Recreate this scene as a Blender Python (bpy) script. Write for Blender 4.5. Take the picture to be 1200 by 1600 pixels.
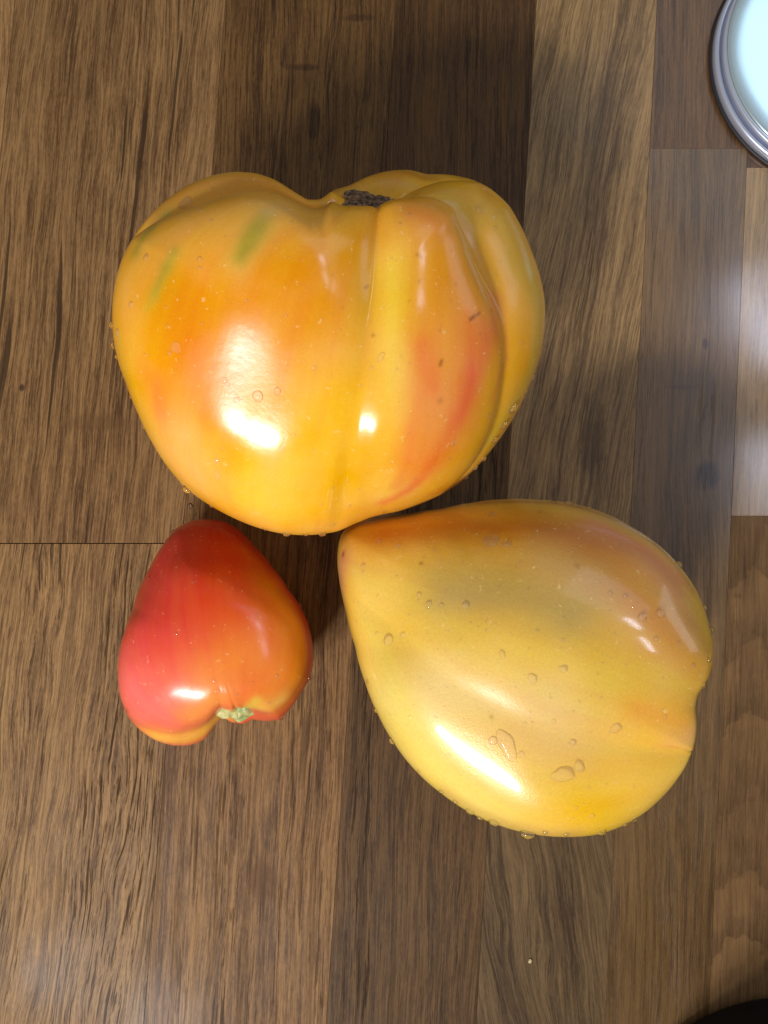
import bpy, bmesh, math, random
import numpy as np
from mathutils import Vector, Matrix
from mathutils.bvhtree import BVHTree

# ---------------------------------------------------------------- scene, camera, light
for o in list(bpy.data.objects):
    bpy.data.objects.remove(o, do_unlink=True)
scene = bpy.context.scene
COL = scene.collection
random.seed(7)
rng = np.random.default_rng(7)

F = 1256.0                    # focal length in photo pixels (1200 x 1600)
DIST = 0.239                  # camera to table along the optical axis (m)
TILT = math.radians(3.0)
PX = DIST / F                 # one photo pixel on the table
FWD = np.array([0.0, math.sin(TILT), -math.cos(TILT)])
UP = np.array([0.0, math.cos(TILT), math.sin(TILT)])
RIGHT = np.array([1.0, 0.0, 0.0])
CAM = -DIST * FWD

cam_data = bpy.data.cameras.new('camera')
cam = bpy.data.objects.new('camera', cam_data)
COL.objects.link(cam)
cam_data.sensor_fit = 'VERTICAL'
cam_data.angle = 2 * math.atan(800.0 / F)
cam_data.clip_start = 0.005
cam_data.clip_end = 20
cam.matrix_world = Matrix(((RIGHT[0], UP[0], -FWD[0], CAM[0]),
                           (RIGHT[1], UP[1], -FWD[1], CAM[1]),
                           (RIGHT[2], UP[2], -FWD[2], CAM[2]),
                           (0, 0, 0, 1)))
scene.camera = cam
scene.render.resolution_x = 768
scene.render.resolution_y = 1024
scene.render.engine = 'CYCLES'
scene.view_settings.view_transform = 'Standard'
scene.view_settings.look = 'None'
scene.view_settings.gamma = 1.0
scene.view_settings.exposure = 0.0
scene.cycles.max_bounces = 10
scene.cycles.transmission_bounces = 8

world = bpy.data.worlds.new('World')
scene.world = world
world.use_nodes = True
bg = world.node_tree.nodes['Background']
bg.inputs[0].default_value = (1.0, 0.93, 0.86, 1)
bg.inputs[1].default_value = 0.23


def area_light(name, loc, target, sx, sy, power, color, spread=180):
    d = bpy.data.lights.new(name, 'AREA')
    d.shape = 'RECTANGLE'
    d.size = sx
    d.size_y = sy
    d.energy = power
    d.color = color
    d.spread = math.radians(spread)
    o = bpy.data.objects.new(name, d)
    COL.objects.link(o)
    o.location = loc
    o.rotation_euler = (Vector(target) - Vector(loc)).to_track_quat('-Z', 'Y').to_euler()
    return o


# window light from the lower left, cool panes high up on the right
area_light('window_light_left', (-0.285, -0.385, 0.50), (-0.06, 0.03, 0.03), 0.062, 0.050, 0.48, (1.0, 0.95, 0.95), 92)
area_light('window_light_left', (-0.205, -0.430, 0.50), (-0.06, 0.03, 0.03), 0.080, 0.060, 0.74, (1.0, 0.97, 0.97), 92)
area_light('window_pane_right', (0.55, 0.63, 0.80), (0.1, 0.1, 0.0), 0.50, 0.46, 1.15, (0.66, 0.85, 1.0))
area_light('window_pane_right', (0.50, 0.295, 0.80), (0.1, 0.05, 0.0), 0.12, 0.06, 0.6, (0.74, 0.80, 1.0))
area_light('window_pane_right', (0.51, 0.085, 0.80), (0.1, 0.0, 0.0), 0.11, 0.05, 0.45, (0.74, 0.80, 1.0))
area_light('window_low_right', (0.95, 0.36, 0.30), (0.0, 0.0, 0.05), 0.40, 0.30, 0.8, (0.84, 0.90, 1.0))


# ---------------------------------------------------------------- pixel <-> space
def at(px, py, z=0.0):
    """point of the plane z seen at a photo pixel (vectorised)"""
    px = np.asarray(px, float)
    py = np.asarray(py, float)
    d = (FWD + np.multiply.outer((px - 600) / F, RIGHT) - np.multiply.outer((py - 800) / F, UP))
    t = (np.asarray(z) - CAM[2]) / d[..., 2]
    return CAM + d * t[..., None]


def project(P):
    v = P - CAM
    w = v @ FWD
    return np.stack([600 + F * (v @ RIGHT) / w, 800 - F * (v @ UP) / w], -1)


def srgb(r, g, b):
    def f(c):
        c /= 255.0
        return c / 12.92 if c <= 0.04045 else ((c + 0.055) / 1.055) ** 2.4
    return np.array([f(r), f(g), f(b)])


# ---------------------------------------------------------------- helpers
def tag(o, label=None, cat=None, group=None, kind=None):
    if label: o['label'] = label
    if cat: o['category'] = cat
    if group: o['group'] = group
    if kind: o['kind'] = kind
    return o


def link(name, mesh, mat=None, parent=None):
    o = bpy.data.objects.new(name, mesh)
    COL.objects.link(o)
    if mat and not mesh.materials:
        mesh.materials.append(mat)
    if parent:
        o.parent = parent
        o.matrix_parent_inverse = parent.matrix_basis.inverted()
    return o


def mesh_from(name, verts, faces, smooth=True):
    m = bpy.data.meshes.new(name)
    m.from_pydata([tuple(v) for v in verts], [], [tuple(f) for f in faces])
    m.update()
    if smooth:
        m.polygons.foreach_set('use_smooth', [True] * len(m.polygons))
    return m


class G:
    """small node graph builder"""
    def __init__(self, name):
        self.mat = bpy.data.materials.new(name)
        self.mat.use_nodes = True
        self.nt = self.mat.node_tree
        self.nt.nodes.clear()
        self.out = self.nt.nodes.new('ShaderNodeOutputMaterial')
        self.b = self.nt.nodes.new('ShaderNodeBsdfPrincipled')
        self.nt.links.new(self.b.outputs[0], self.out.inputs[0])

    def n(self, t, **kw):
        x = self.nt.nodes.new(t)
        for k, v in kw.items():
            setattr(x, k, v)
        return x

    def set(self, sock, v):
        if isinstance(v, bpy.types.NodeSocket):
            self.nt.links.new(v, sock)
        elif v is not None:
            if hasattr(sock.default_value, '__len__'):
                v = tuple(v)
                if len(sock.default_value) == 4 and len(v) == 3:
                    v = v + (1,)
                sock.default_value = v
            else:
                sock.default_value = v

    def m(self, op, a, b=None, c=None, clamp=False):
        x = self.n('ShaderNodeMath', operation=op, use_clamp=clamp)
        self.set(x.inputs[0], a)
        if b is not None: self.set(x.inputs[1], b)
        if c is not None: self.set(x.inputs[2], c)
        return x.outputs[0]

    def vec(self, x, y, z):
        c = self.n('ShaderNodeCombineXYZ')
        self.set(c.inputs[0], x); self.set(c.inputs[1], y); self.set(c.inputs[2], z)
        return c.outputs[0]

    def noise(self, v, scale=1.0, detail=2.0, rough=0.5, dist=0.0):
        x = self.n('ShaderNodeTexNoise')
        self.set(x.inputs['Vector'], v)
        x.inputs['Scale'].default_value = scale
        x.inputs['Detail'].default_value = detail
        x.inputs['Roughness'].default_value = rough
        x.inputs['Distortion'].default_value = dist
        return x.outputs['Fac']

    def rng(self, v, a, b, c=0.0, d=1.0, smooth=True):
        x = self.n('ShaderNodeMapRange', interpolation_type='SMOOTHSTEP' if smooth else 'LINEAR')
        self.set(x.inputs[0], v)
        for i, k in enumerate((a, b, c, d)):
            self.set(x.inputs[1 + i], k)
        return x.outputs[0]

    def mix(self, f, a, b, mode='MIX'):
        x = self.n('ShaderNodeMix', data_type='RGBA', blend_type=mode)
        self.set(x.inputs[0], f); self.set(x.inputs[6], a); self.set(x.inputs[7], b)
        return x.outputs[2]

    def bump(self, h, dist, strength=1.0, normal=None):
        x = self.n('ShaderNodeBump')
        x.inputs['Strength'].default_value = strength
        x.inputs['Distance'].default_value = dist
        self.set(x.inputs['Height'], h)
        if normal is not None: self.set(x.inputs['Normal'], normal)
        return x.outputs[0]


# ---------------------------------------------------------------- oak worktop
def wood_material(name, light, dark, slope=0.0, seed=0.0, pores=0.6, cracks=0.3, band=0.5,
                  wavy=0.35, cath=None, marks=(), gloss=0.56, fine=1.0, coat=0.02, spec=0.22):
    """oak: coordinates in photo pixels on the table; X across the grain, Y along it"""
    g = G(name)
    geo = g.n('ShaderNodeNewGeometry')
    sep = g.n('ShaderNodeSeparateXYZ')
    g.set(sep.inputs[0], geo.outputs['Position'])
    x0 = g.m('MULTIPLY', sep.outputs[0], 1 / PX)
    y0 = g.m('MULTIPLY', sep.outputs[1], 1 / PX)
    # lean of the grain, and a slow wander
    X = g.m('ADD', x0, g.m('MULTIPLY', y0, slope))
    w1 = g.noise(g.vec(g.m('MULTIPLY', X, 1 / 90), g.m('MULTIPLY', y0, 1 / 320), seed), 1, 2)
    w2 = g.noise(g.vec(g.m('MULTIPLY', X, 1 / 18), g.m('MULTIPLY', y0, 1 / 70), seed + 3.3), 1, 2)
    X = g.m('ADD', X, g.m('MULTIPLY', g.m('SUBTRACT', w1, 0.5), 60 * wavy))
    X = g.m('ADD', X, g.m('MULTIPLY', g.m('SUBTRACT', w2, 0.5), 4 * wavy))

    def nz(wx, wy, s, det=2.0, r=0.5):
        return g.noise(g.vec(g.m('MULTIPLY', X, 1 / wx), g.m('MULTIPLY', y0, 1 / wy), seed + s), 1, det, r)

    bands = nz(42, 800, 11, 2)
    fib = nz(8, 260, 21, 6, 0.72)
    fine_f = nz(2.4, 70, 31, 4, 0.68)
    strand = nz(4.0, 170, 37, 3, 0.6)
    speck = nz(1.7, 9, 91, 2, 0.6)
    pore = nz(4.2, 130, 41, 3, 0.6)
    pore2 = nz(2.8, 50, 47, 3, 0.6)
    crack = nz(12, 520, 51, 1, 0.5)
    blot = g.noise(g.vec(g.m('MULTIPLY', x0, 1 / 130), g.m('MULTIPLY', y0, 1 / 190), seed + 61), 1, 3)
    fleck = g.noise(g.vec(g.m('MULTIPLY', X, 1 / 9), g.m('MULTIPLY', y0, 1 / 22), seed + 71), 1, 2, 0.6)
    # tone: 0 dark, 1 light
    t = g.m('ADD', 0.5, g.m('MULTIPLY', g.m('SUBTRACT', bands, 0.5), 1.5 * band))
    t = g.m('ADD', t, g.m('MULTIPLY', g.m('SUBTRACT', fib, 0.5), 2.3 * fine))
    t = g.m('ADD', t, g.m('MULTIPLY', g.m('SUBTRACT', fine_f, 0.5), 2.4 * fine))
    t = g.m('ADD', t, g.m('MULTIPLY', g.m('SUBTRACT', speck, 0.5), 0.9 * fine))
    t = g.m('ADD', t, g.m('MULTIPLY', g.rng(strand, 0.56, 0.66), 0.30 * fine))
    t = g.m('ADD', t, g.m('MULTIPLY', g.m('SUBTRACT', blot, 0.5), 0.55))
    t = g.m('ADD', t, g.m('MULTIPLY', g.m('SUBTRACT', fleck, 0.5), 0.35 * fine))
    if cath:
        cx, cy, k, period, amp = cath
        dx = g.m('SUBTRACT', X, cx)
        wob = g.noise(g.vec(g.m('MULTIPLY', x0, 1 / 45), g.m('MULTIPLY', y0, 1 / 45), seed + 5), 1, 3)
        # nested arches: y + sqrt form, pointed at the middle
        arch = g.m('SQRT', g.m('ADD', g.m('MULTIPLY', dx, dx), 120.0))
        ph = g.m('ADD', g.m('ADD', y0, g.m('MULTIPLY', arch, k)), g.m('ADD', g.m('MULTIPLY', wob, 150), g.m('MULTIPLY', fib, 26)))
        ph = g.m('DIVIDE', g.m('SUBTRACT', ph, cy), period)
        fr = g.m('FRACT', ph)
        up = g.rng(fr, 0.0, 0.09, 0.5, -0.6)
        dn = g.rng(fr, 0.12, 0.85, 0.0, 1.1)
        amp = g.m('MULTIPLY', g.rng(blot, 0.3, 0.7, 0.4, 1.2), amp)
        t = g.m('ADD', t, g.m('MULTIPLY', g.m('ADD', up, dn), amp))
    t = g.m('MAXIMUM', g.m('MINIMUM', t, 1.25), -0.15)
    col = g.mix(t, dark, light)
    # open pores and long checks, darker
    ring = g.rng(nz(30, 1100, 81, 2, 0.5), 0.40, 0.58, 0.30, 1.25)
    pm = g.m('MULTIPLY', g.m('MULTIPLY', g.rng(pore, 0.565, 0.625), pores * 1.0), ring)
    pm2 = g.m('MULTIPLY', g.rng(pore2, 0.585, 0.65), g.m('MULTIPLY', ring, pores * 0.8))
    cm = g.m('MULTIPLY', g.rng(crack, 0.635, 0.665), cracks)
    pall = g.m('MAXIMUM', g.m('MAXIMUM', pm, pm2), cm)
    col = g.mix(pall, col, np.asarray(dark) * 0.36)
    # stains, knots and a painted shadow, each of its own shape: (px, py, rx, ry, colour, strength)
    for (mx, my, rx, ry, c, s) in marks:
        p = at(mx, my) / PX
        ddx = g.m('MULTIPLY', g.m('SUBTRACT', x0, float(p[0])), 1 / rx)
        ddy = g.m('MULTIPLY', g.m('SUBTRACT', y0, float(p[1])), 1 / ry)
        d2 = g.m('ADD', g.m('MULTIPLY', ddx, ddx), g.m('MULTIPLY', ddy, ddy))
        d2 = g.m('ADD', d2, g.m('MULTIPLY', g.m('SUBTRACT', fleck, 0.5), 1.3))
        msk = g.m('MULTIPLY', g.rng(d2, 0.1, 1.2, 1.0, 0.0), s)
        col = g.mix(msk, col, c)
    g.set(g.b.inputs['Base Color'], col)
    ro = g.m('ADD', gloss, g.m('MULTIPLY', g.m('SUBTRACT', blot, 0.5), 0.22))
    ro = g.m('ADD', ro, g.m('MULTIPLY', g.m('SUBTRACT', fib, 0.5), 0.15))
    ro = g.m('ADD', ro, g.m('MULTIPLY', pall, 0.25))
    g.set(g.b.inputs['Roughness'], ro)
    g.b.inputs['Specular IOR Level'].default_value = spec
    g.b.inputs['Coat Weight'].default_value = coat
    g.set(g.b.inputs['Coat Roughness'], g.m('ADD', 0.15, g.m('MULTIPLY', g.m('SUBTRACT', blot, 0.5), 0.2)))
    h = g.m('SUBTRACT', g.m('ADD', g.m('MULTIPLY', fib, 0.35), g.m('MULTIPLY', fine_f, 0.25)), pall)
    g.set(g.b.inputs['Normal'], g.bump(h, 0.00012, 0.7))
    return g.mat


base_mat = G('joint_filler')
base_mat.b.inputs['Base Color'].default_value = (0.006, 0.004, 0.003, 1)
base_mat.b.inputs['Roughness'].default_value = 0.9

# column boundaries: lines seen in the photo, made parallel on the table
lines_px = [((350, 0), (262, 1170)), ((615, 0), (545, 1150)), ((843, 0), (757, 1300)),
            ((1025, 0), (988, 800)), ((1172, 260), (1115, 1300))]
sl, offs = [], []
for a, b in lines_px:
    A, B = at(*a), at(*b)
    sl.append((B[0] - A[0]) / (B[1] - A[1]))
SLOPE = float(np.mean(sl))
for a, b in lines_px:
    A, B = at(*a), at(*b)
    M = (A + B) / 2
    offs.append(float(M[0] - SLOPE * M[1]))
W0 = 0.062
left_edge = at(14, 100)
offs = [float(left_edge[0] - SLOPE * left_edge[1])] + offs
offs = [offs[0] - 2 * W0, offs[0] - W0] + offs + [offs[-1] + 0.048, offs[-1] + 0.048 + W0, offs[-1] + 0.048 + 2 * W0]
YT, YB = 0.42, -0.42


def yof(px, py):
    return float(at(px, py)[1])


def C(r, g, b, k=1.0):
    c = srgb(r, g, b) * k
    l = c.mean()
    return np.clip(l + (c - l) * 1.15, 0.001, 1) * np.array([0.86, 0.785, 0.645])


K = 1.0
STAVES = []   # (column index, y top, y bottom, material parameters)
# columns: 0,1 off frame left; 2 = left strip; 3 = beside it; ...
mk = dict
STAVES += [
    (0, YT, YB, mk(light=C(140, 112, 84), dark=C(88, 66, 46), seed=1.0)),
    (1, YT, YB, mk(light=C(168, 138, 104), dark=C(108, 82, 58), seed=2.0)),
    # left column, upper and lower
    (2, YT, yof(130, 849), mk(light=C(150, 122, 90), dark=C(86, 64, 44), seed=13.7, slope=-0.075, pores=0.42, cracks=0.8, wavy=0.55, band=0.45,
                              marks=[(150, 660, 60, 16, C(96, 72, 50), 0.45), (34, 606, 5, 7, C(50, 34, 24), 0.8)])),
    (2, yof(130, 849), YB, mk(light=C(160, 132, 98), dark=C(88, 66, 45), seed=24.1, slope=-0.10, pores=0.7, cracks=0.35, wavy=0.75, band=0.6)),
    # second column
    (3, YT, yof(430, 560), mk(light=C(118, 92, 62), dark=C(66, 47, 30), seed=37.9, slope=-0.03, pores=0.55, cracks=0.2, wavy=0.4, band=0.5, gloss=0.52,
                              marks=[(470, 105, 30, 7, C(48, 32, 22), 0.55), (490, 190, 12, 34, C(46, 31, 22), 0.55), (560, 28, 34, 7, C(48, 32, 22), 0.5)])),
    (3, yof(430, 560), YB, mk(light=C(152, 122, 88), dark=C(86, 63, 42), seed=43.3, slope=-0.05, pores=0.6, cracks=0.25, wavy=0.35, band=0.55,
                              marks=[(412, 1375, 26, 36, C(84, 56, 28), 0.6)])),
    # third column, dark
    (4, YT, yof(690, 560), mk(light=C(102, 77, 51), dark=C(58, 42, 27), seed=52.8, slope=-0.02, pores=0.5, cracks=0.15, wavy=0.35, band=0.6, gloss=0.52)),
    (4, yof(690, 560), YB, mk(light=C(110, 87, 61), dark=C(62, 46, 31), seed=66.2, slope=-0.05, pores=0.6, cracks=0.3, wavy=0.4, band=0.6)),
    # fourth column, pale above, grey-brown below
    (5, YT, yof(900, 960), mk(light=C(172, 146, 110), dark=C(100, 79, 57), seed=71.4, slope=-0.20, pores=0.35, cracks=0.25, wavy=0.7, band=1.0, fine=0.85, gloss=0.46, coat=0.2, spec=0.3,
                              marks=[(925, 690, 26, 80, C(64, 46, 34), 0.55)])),  # dark patch paints the big tomato's shadow onto this stave
    (5, yof(900, 960), YB, mk(light=C(124, 105, 80), dark=C(66, 52, 38), seed=83.6, slope=0.14, pores=0.3, cracks=0.2, wavy=1.0, band=1.1, fine=0.7)),
    # fifth column
    (6, YT, yof(1090, 232), mk(light=C(124, 95, 66), dark=C(76, 55, 37), seed=91.5, slope=-0.05, pores=0.35, cracks=0.2, wavy=0.4, fine=0.8, coat=0.5)),
    (6, yof(1090, 232), YB, mk(light=C(130, 106, 76), dark=C(82, 63, 44), seed=102.3, slope=-0.05, pores=0.3, cracks=0.15, wavy=0.45, fine=0.7, band=0.8, gloss=0.40, coat=0.55, spec=0.35,
                              marks=[(1106, 742, 22, 26, C(48, 34, 28), 0.8), (1102, 537, 6, 10, C(60, 40, 34), 0.8), (1068, 605, 30, 5, C(70, 50, 36), 0.4)])),
    # sixth column
    (7, YT, yof(1175, 262), mk(light=C(118, 88, 64), dark=C(72, 52, 37), seed=113.9, slope=-0.05, fine=0.8, coat=0.5)),
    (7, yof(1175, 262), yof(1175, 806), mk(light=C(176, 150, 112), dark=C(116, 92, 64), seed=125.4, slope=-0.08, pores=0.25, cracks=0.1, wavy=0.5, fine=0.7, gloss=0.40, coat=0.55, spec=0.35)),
    (7, yof(1175, 806), YB, mk(light=C(140, 113, 84), dark=C(76, 57, 40), seed=131.2, slope=-0.05, pores=0.25, cracks=0.1, wavy=0.3, fine=0.45, band=0.3,
                              cath=(float(at(1168, 1300)[0] / PX - 0.05 * at(1168, 1300)[1] / PX), 0.0, 1.2, 112.0, 0.30))),
    (8, YT, YB, mk(light=C(150, 122, 90), dark=C(90, 68, 48), seed=141.0)),
    (9, YT, YB, mk(light=C(130, 104, 76), dark=C(80, 60, 42), seed=152.0)),
]

GAP = 0.00003
bx0, bx1 = offs[0] - 0.01, offs[-1] + 0.01
counter = link('countertop', None) if False else None
v, f = [], []
for z in (-0.030, -0.0022):
    for (x, y) in ((bx0, YB), (bx1, YB), (bx1, YT), (bx0, YT)):
        v.append((x + SLOPE * y, y, z))
f = [(3, 2, 1, 0), (4, 5, 6, 7), (0, 1, 5, 4), (1, 2, 6, 5), (2, 3, 7, 6), (3, 0, 4, 7)]
counter = link('countertop', mesh_from('countertop', v, f, False), base_mat.mat)
tag(counter, kind='structure')

for i, (c, yt, yb, prm) in enumerate(STAVES):
    mat = wood_material('oak_stave_%d' % i, **prm)
    xl, xr = offs[c] + GAP, offs[c + 1] - GAP
    end_gap = 0.00013 if c == 2 else 0.00001
    yt2 = yt - (end_gap if yt < YT else 0)
    yb2 = yb + (end_gap if yb > YB else 0)
    bev = 0.00012 if c == 2 and YB < yb else 0.00005
    v = []
    for (d, z) in ((0.0, -0.0020), (0.0, -bev), (bev, 0.0)):
        for (x, y) in ((xl + d, yb2 + d), (xr - d, yb2 + d), (xr - d, yt2 - d), (xl + d, yt2 - d)):
            v.append((x + SLOPE * y, y, z))
    f = [(3, 2, 1, 0), (8, 9, 10, 11)]
    for r in (0, 4):
        for k in range(4):
            a, b = r + k, r + (k + 1) % 4
            f.append((a, b, b + 4, a + 4))
    link('stave', mesh_from('stave', v, f, False), mat, counter)


# ---------------------------------------------------------------- tomatoes
def gsmooth(a, sig):
    n = len(a)
    k = np.fft.fftfreq(n)
    return np.real(np.fft.ifft(np.fft.fft(a) * np.exp(-2 * (math.pi * k * sig) ** 2)))


def spline(pts, n):
    """Catmull-Rom through pts, n samples spaced evenly along the length"""
    P = np.array(pts, float)
    P = np.vstack([2 * P[0] - P[1], P, 2 * P[-1] - P[-2]])
    out = []
    for i in range(1, len(P) - 2):
        t = np.linspace(0, 1, 60, endpoint=False)[:, None]
        p0, p1, p2, p3 = P[i - 1], P[i], P[i + 1], P[i + 2]
        out.append(0.5 * ((2 * p1) + (-p0 + p2) * t + (2 * p0 - 5 * p1 + 4 * p2 - p3) * t ** 2 + (-p0 + 3 * p1 - 3 * p2 + p3) * t ** 3))
    out = np.vstack(out + [P[-2][None]])
    s = np.concatenate([[0], np.cumsum(np.linalg.norm(np.diff(out, axis=0), axis=1))])
    q = np.linspace(0, s[-1], n)
    return np.stack([np.interp(q, s, out[:, k]) for k in range(2)], -1), q / s[-1]


class Tomato:
    def __init__(self, center, axis, profile, radius, creases, sil, nt, nphi, flat=(1, 1, 1), lobe_fade=0.5,
                 inward=1.0, dent=(), top=2.0, lean=(0, 0), pole_to=None, soft=0.009, fit_pow=1.6, fit_sig=2.0):
        a = np.array(axis, float); a /= np.linalg.norm(a)
        e1 = np.array([0, 0, 1.0]) - a * a[2]; e1 /= np.linalg.norm(e1)
        e2 = np.cross(a, e1)
        if e2[0] * 1.0 + e2[1] * 0.001 < 0: e2 = -e2
        self.a, self.e1, self.e2 = a, e1, e2
        prof, t = spline(profile, nt)
        phi = np.linspace(-math.pi, math.pi, nphi, endpoint=False)
        # lobes: rounded between creases
        cr = sorted([(math.radians(c[0]), c[1]) for c in creases])
        dep = np.zeros(nphi)
        for i in range(len(cr)):
            p0, d0 = cr[i]
            p1, d1 = cr[(i + 1) % len(cr)]
            if i == len(cr) - 1: p1 += 2 * math.pi
            ph = np.where(phi < p0 - 1e-9, phi + 2 * math.pi, phi)
            m = (ph >= p0) & (ph <= p1)
            s = (ph[m] - p0) / (p1 - p0)
            bulge = np.sqrt(np.clip(4 * s * (1 - s), 0, 1))
            dep[m] = (d0 + (d1 - d0) * s) * (1 - bulge)
        dep = gsmooth(dep, nphi * soft)
        R, H = prof[:, 0], prof[:, 1]
        # crease strength along the meridian: strongest over the shoulder
        w = np.clip(t / 0.12, 0, 1) * (lobe_fade + (1 - lobe_fade) * np.exp(-((t - 0.25) / 0.22) ** 2)) * np.clip((1 - t) / 0.15, 0, 1) ** 0.7
        wsh = np.exp(-((t - 0.22) / 0.13) ** 2)
        r = R[:, None] * (1 - dep[None] * w[:, None])
        h = H[:, None] - 1.1 * inward * dep[None] * wsh[:, None]
        P = (a[None, None] * h[..., None] + e1 * (r * np.cos(phi)[None])[..., None] + e2 * (r * np.sin(phi)[None])[..., None]) * radius
        P = P * np.array(flat)
        P = P.reshape(-1, 3)
        # collapse poles
        P[:nphi] = P[:nphi].mean(0)
        P[-nphi:] = P[-nphi:].mean(0)
        # uneven growth
        nrm = P / (np.linalg.norm(P, axis=1)[:, None] + 1e-9)
        for k in range(7):
            d = rng.normal(size=3); d /= np.linalg.norm(d)
            P += nrm * (radius * 0.012 * np.sin(2.2 * (k + 2) / 2 * (P @ d) / radius + k))[:, None] * np.clip(np.linalg.norm(P, axis=1) / radius * 2 - 0.8, 0, 1)[:, None]
        for (dirv, depth, sig) in dent:
            d = np.array(dirv, float); d /= np.linalg.norm(d)
            c = nrm @ d
            P -= nrm * (radius * depth * np.exp(-(np.arccos(np.clip(c, -1, 1)) / sig) ** 2))[:, None]
        C0 = np.array(center, float)
        P = P + C0
        # sit on the table with a small pressed foot
        P[:, 2] -= P[:, 2].min()
        C0[2] = 0.5 * P[:, 2].max()
        P[:, 2] *= 1 + ((P[:, :2] - C0[:2]) / radius) @ np.array(lean)
        # a broad, flatter crown
        zm, zx = 0.45 * P[:, 2].max(), P[:, 2].max()
        hi = P[:, 2] > zm
        sN = np.clip((P[hi, 2] - zm) / (zx - zm), 0, 1)
        rh = np.sqrt(1 - sN ** 2)
        P[hi, 2] = zm + (zx - zm) * 0.93 * (1 - rh ** top) ** (1 / top)
        C0[2] = 0.5 * P[:, 2].max()
        zf = radius * 0.10
        low = P[:, 2] < zf
        P[low, 2] = zf * (P[low, 2] / zf) ** 1.25
        # outline: fit to the measured contour
        S = np.array(sil, float)
        c0 = S.mean(0)
        ang = np.arctan2(S[:, 1] - c0[1], S[:, 0] - c0[0])
        rad = np.hypot(*(S - c0).T)
        o = np.argsort(ang)
        nb = 720
        bins = (np.arange(nb) + 0.5) / nb * 2 * math.pi - math.pi
        Rt = np.interp(bins, np.concatenate([ang[o] - 2 * math.pi, ang[o], ang[o] + 2 * math.pi]), np.tile(rad[o], 3))
        Rt = gsmooth(Rt, 2.0)
        # first bring the centre over the contour's centre
        for it in range(3):
            q = project(P)
            mid = 0.5 * (q.max(0) + q.min(0)); tm = 0.5 * (S.max(0) + S.min(0))
            P[:, :2] += (at(*tm, C0[2]) - at(*mid, C0[2]))[:2]
            q = project(P)
            k = np.sqrt(np.prod((S.max(0) - S.min(0)) / (q.max(0) - q.min(0))))
            cc = at(*tm, C0[2])
            P[:, :2] = cc[:2] + (P[:, :2] - cc[:2]) * k
        for it in range(14):
            if pole_to is not None and it in (2, 4, 6, 8):
                # the stem end sits off-centre: draw the hollow and its shoulders across
                pz = P[0].copy()
                tgt = at(pole_to[0], pole_to[1], pz[2] + pole_to[2])
                wq = np.exp(-((P - pz) ** 2).sum(1) / (2 * (radius * pole_to[3]) ** 2))
                P = P + (tgt - pz) * (0.9 if it > 2 else 0.8) * wq[:, None]
                pole_to = (pole_to[0], pole_to[1], 0.0, pole_to[3])
            q = project(P)
            d = q - c0
            al = np.arctan2(d[:, 1], d[:, 0]); rho = np.hypot(d[:, 0], d[:, 1])
            bi = np.clip(((al + math.pi) / (2 * math.pi) * nb).astype(int), 0, nb - 1)
            Rm = np.zeros(nb)
            np.maximum.at(Rm, bi, rho)
            bad = Rm < 5
            if bad.any(): Rm[bad] = np.interp(bins[bad], bins[~bad], Rm[~bad])
            s = gsmooth(Rt / Rm, fit_sig)
            fa = (al + math.pi) / (2 * math.pi) * nb - 0.5
            sv = np.interp(fa, np.arange(-1, nb + 1), np.concatenate([s[-1:], s, s[:1]]))
            rm = np.interp(fa, np.arange(-1, nb + 1), np.concatenate([Rm[-1:], Rm, Rm[:1]]))
            wgt = np.clip(rho / rm, 0, 1) ** fit_pow
            k = 1 + (sv - 1) * wgt
            P = at(c0[0] + d[:, 0] * k, c0[1] + d[:, 1] * k, P[:, 2])
        self.P, self.nt, self.nphi, self.c0 = P, nt, nphi, c0
        i = np.arange(nt - 1)[:, None] * nphi; j = np.arange(nphi)[None]
        j2 = (j + 1) % nphi
        self.faces = np.stack([i + j, i + j2, i + nphi + j2, i + nphi + j], -1).reshape(-1, 4)
        # orientation
        fa = self.faces[len(self.faces) // 2]
        n = np.cross(P[fa[1]] - P[fa[0]], P[fa[3]] - P[fa[0]])
        if n @ (P[fa[0]] - P.mean(0)) < 0:
            self.faces = self.faces[:, ::-1]
        self.stem = P[0].copy(); self.tip = P[-1].copy()
        self.t = np.repeat(t, nphi); self.phi = np.tile(phi, nt)
        step = 3
        self.bvh = BVHTree.FromPolygons([Vector(p) for p in P], [tuple(x) for x in self.faces.tolist()])

    def hit(self, px, py, edge=False):
        p = np.array([px, py], float)
        for k in range(60):
            d = at(p[0], p[1], 0.0) - CAM
            loc, n, i, dist = self.bvh.ray_cast(Vector(CAM), Vector(d).normalized())
            if loc is not None:
                return np.array(loc), np.array(n)
            p += (self.c0 - p) / np.linalg.norm(self.c0 - p) * 1.0
        return None

    def paint(self, base, strokes):
        colr = np.tile(np.asarray(base, float), (len(self.P), 1))
        # pigment edges wander: distances are measured from a gently warped position
        W = self.P.copy()
        axis = (self.tip - self.stem); axis = axis / np.linalg.norm(axis)
        for k in range(9):
            d = rng.normal(size=3); d /= np.linalg.norm(d)
            fr = 2 * math.pi / (0.022 / (1 + 0.55 * k))
            W += rng.normal(size=3) * (0.00028 / (1 + 0.35 * k)) * np.sin(fr * (self.P @ d) + k * 1.7)[:, None]
            W += axis * (0.00030 / (1 + 0.2 * k)) * np.sin(self.phi * (5 + 3 * k) + k * 2.1)[:, None]
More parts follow.
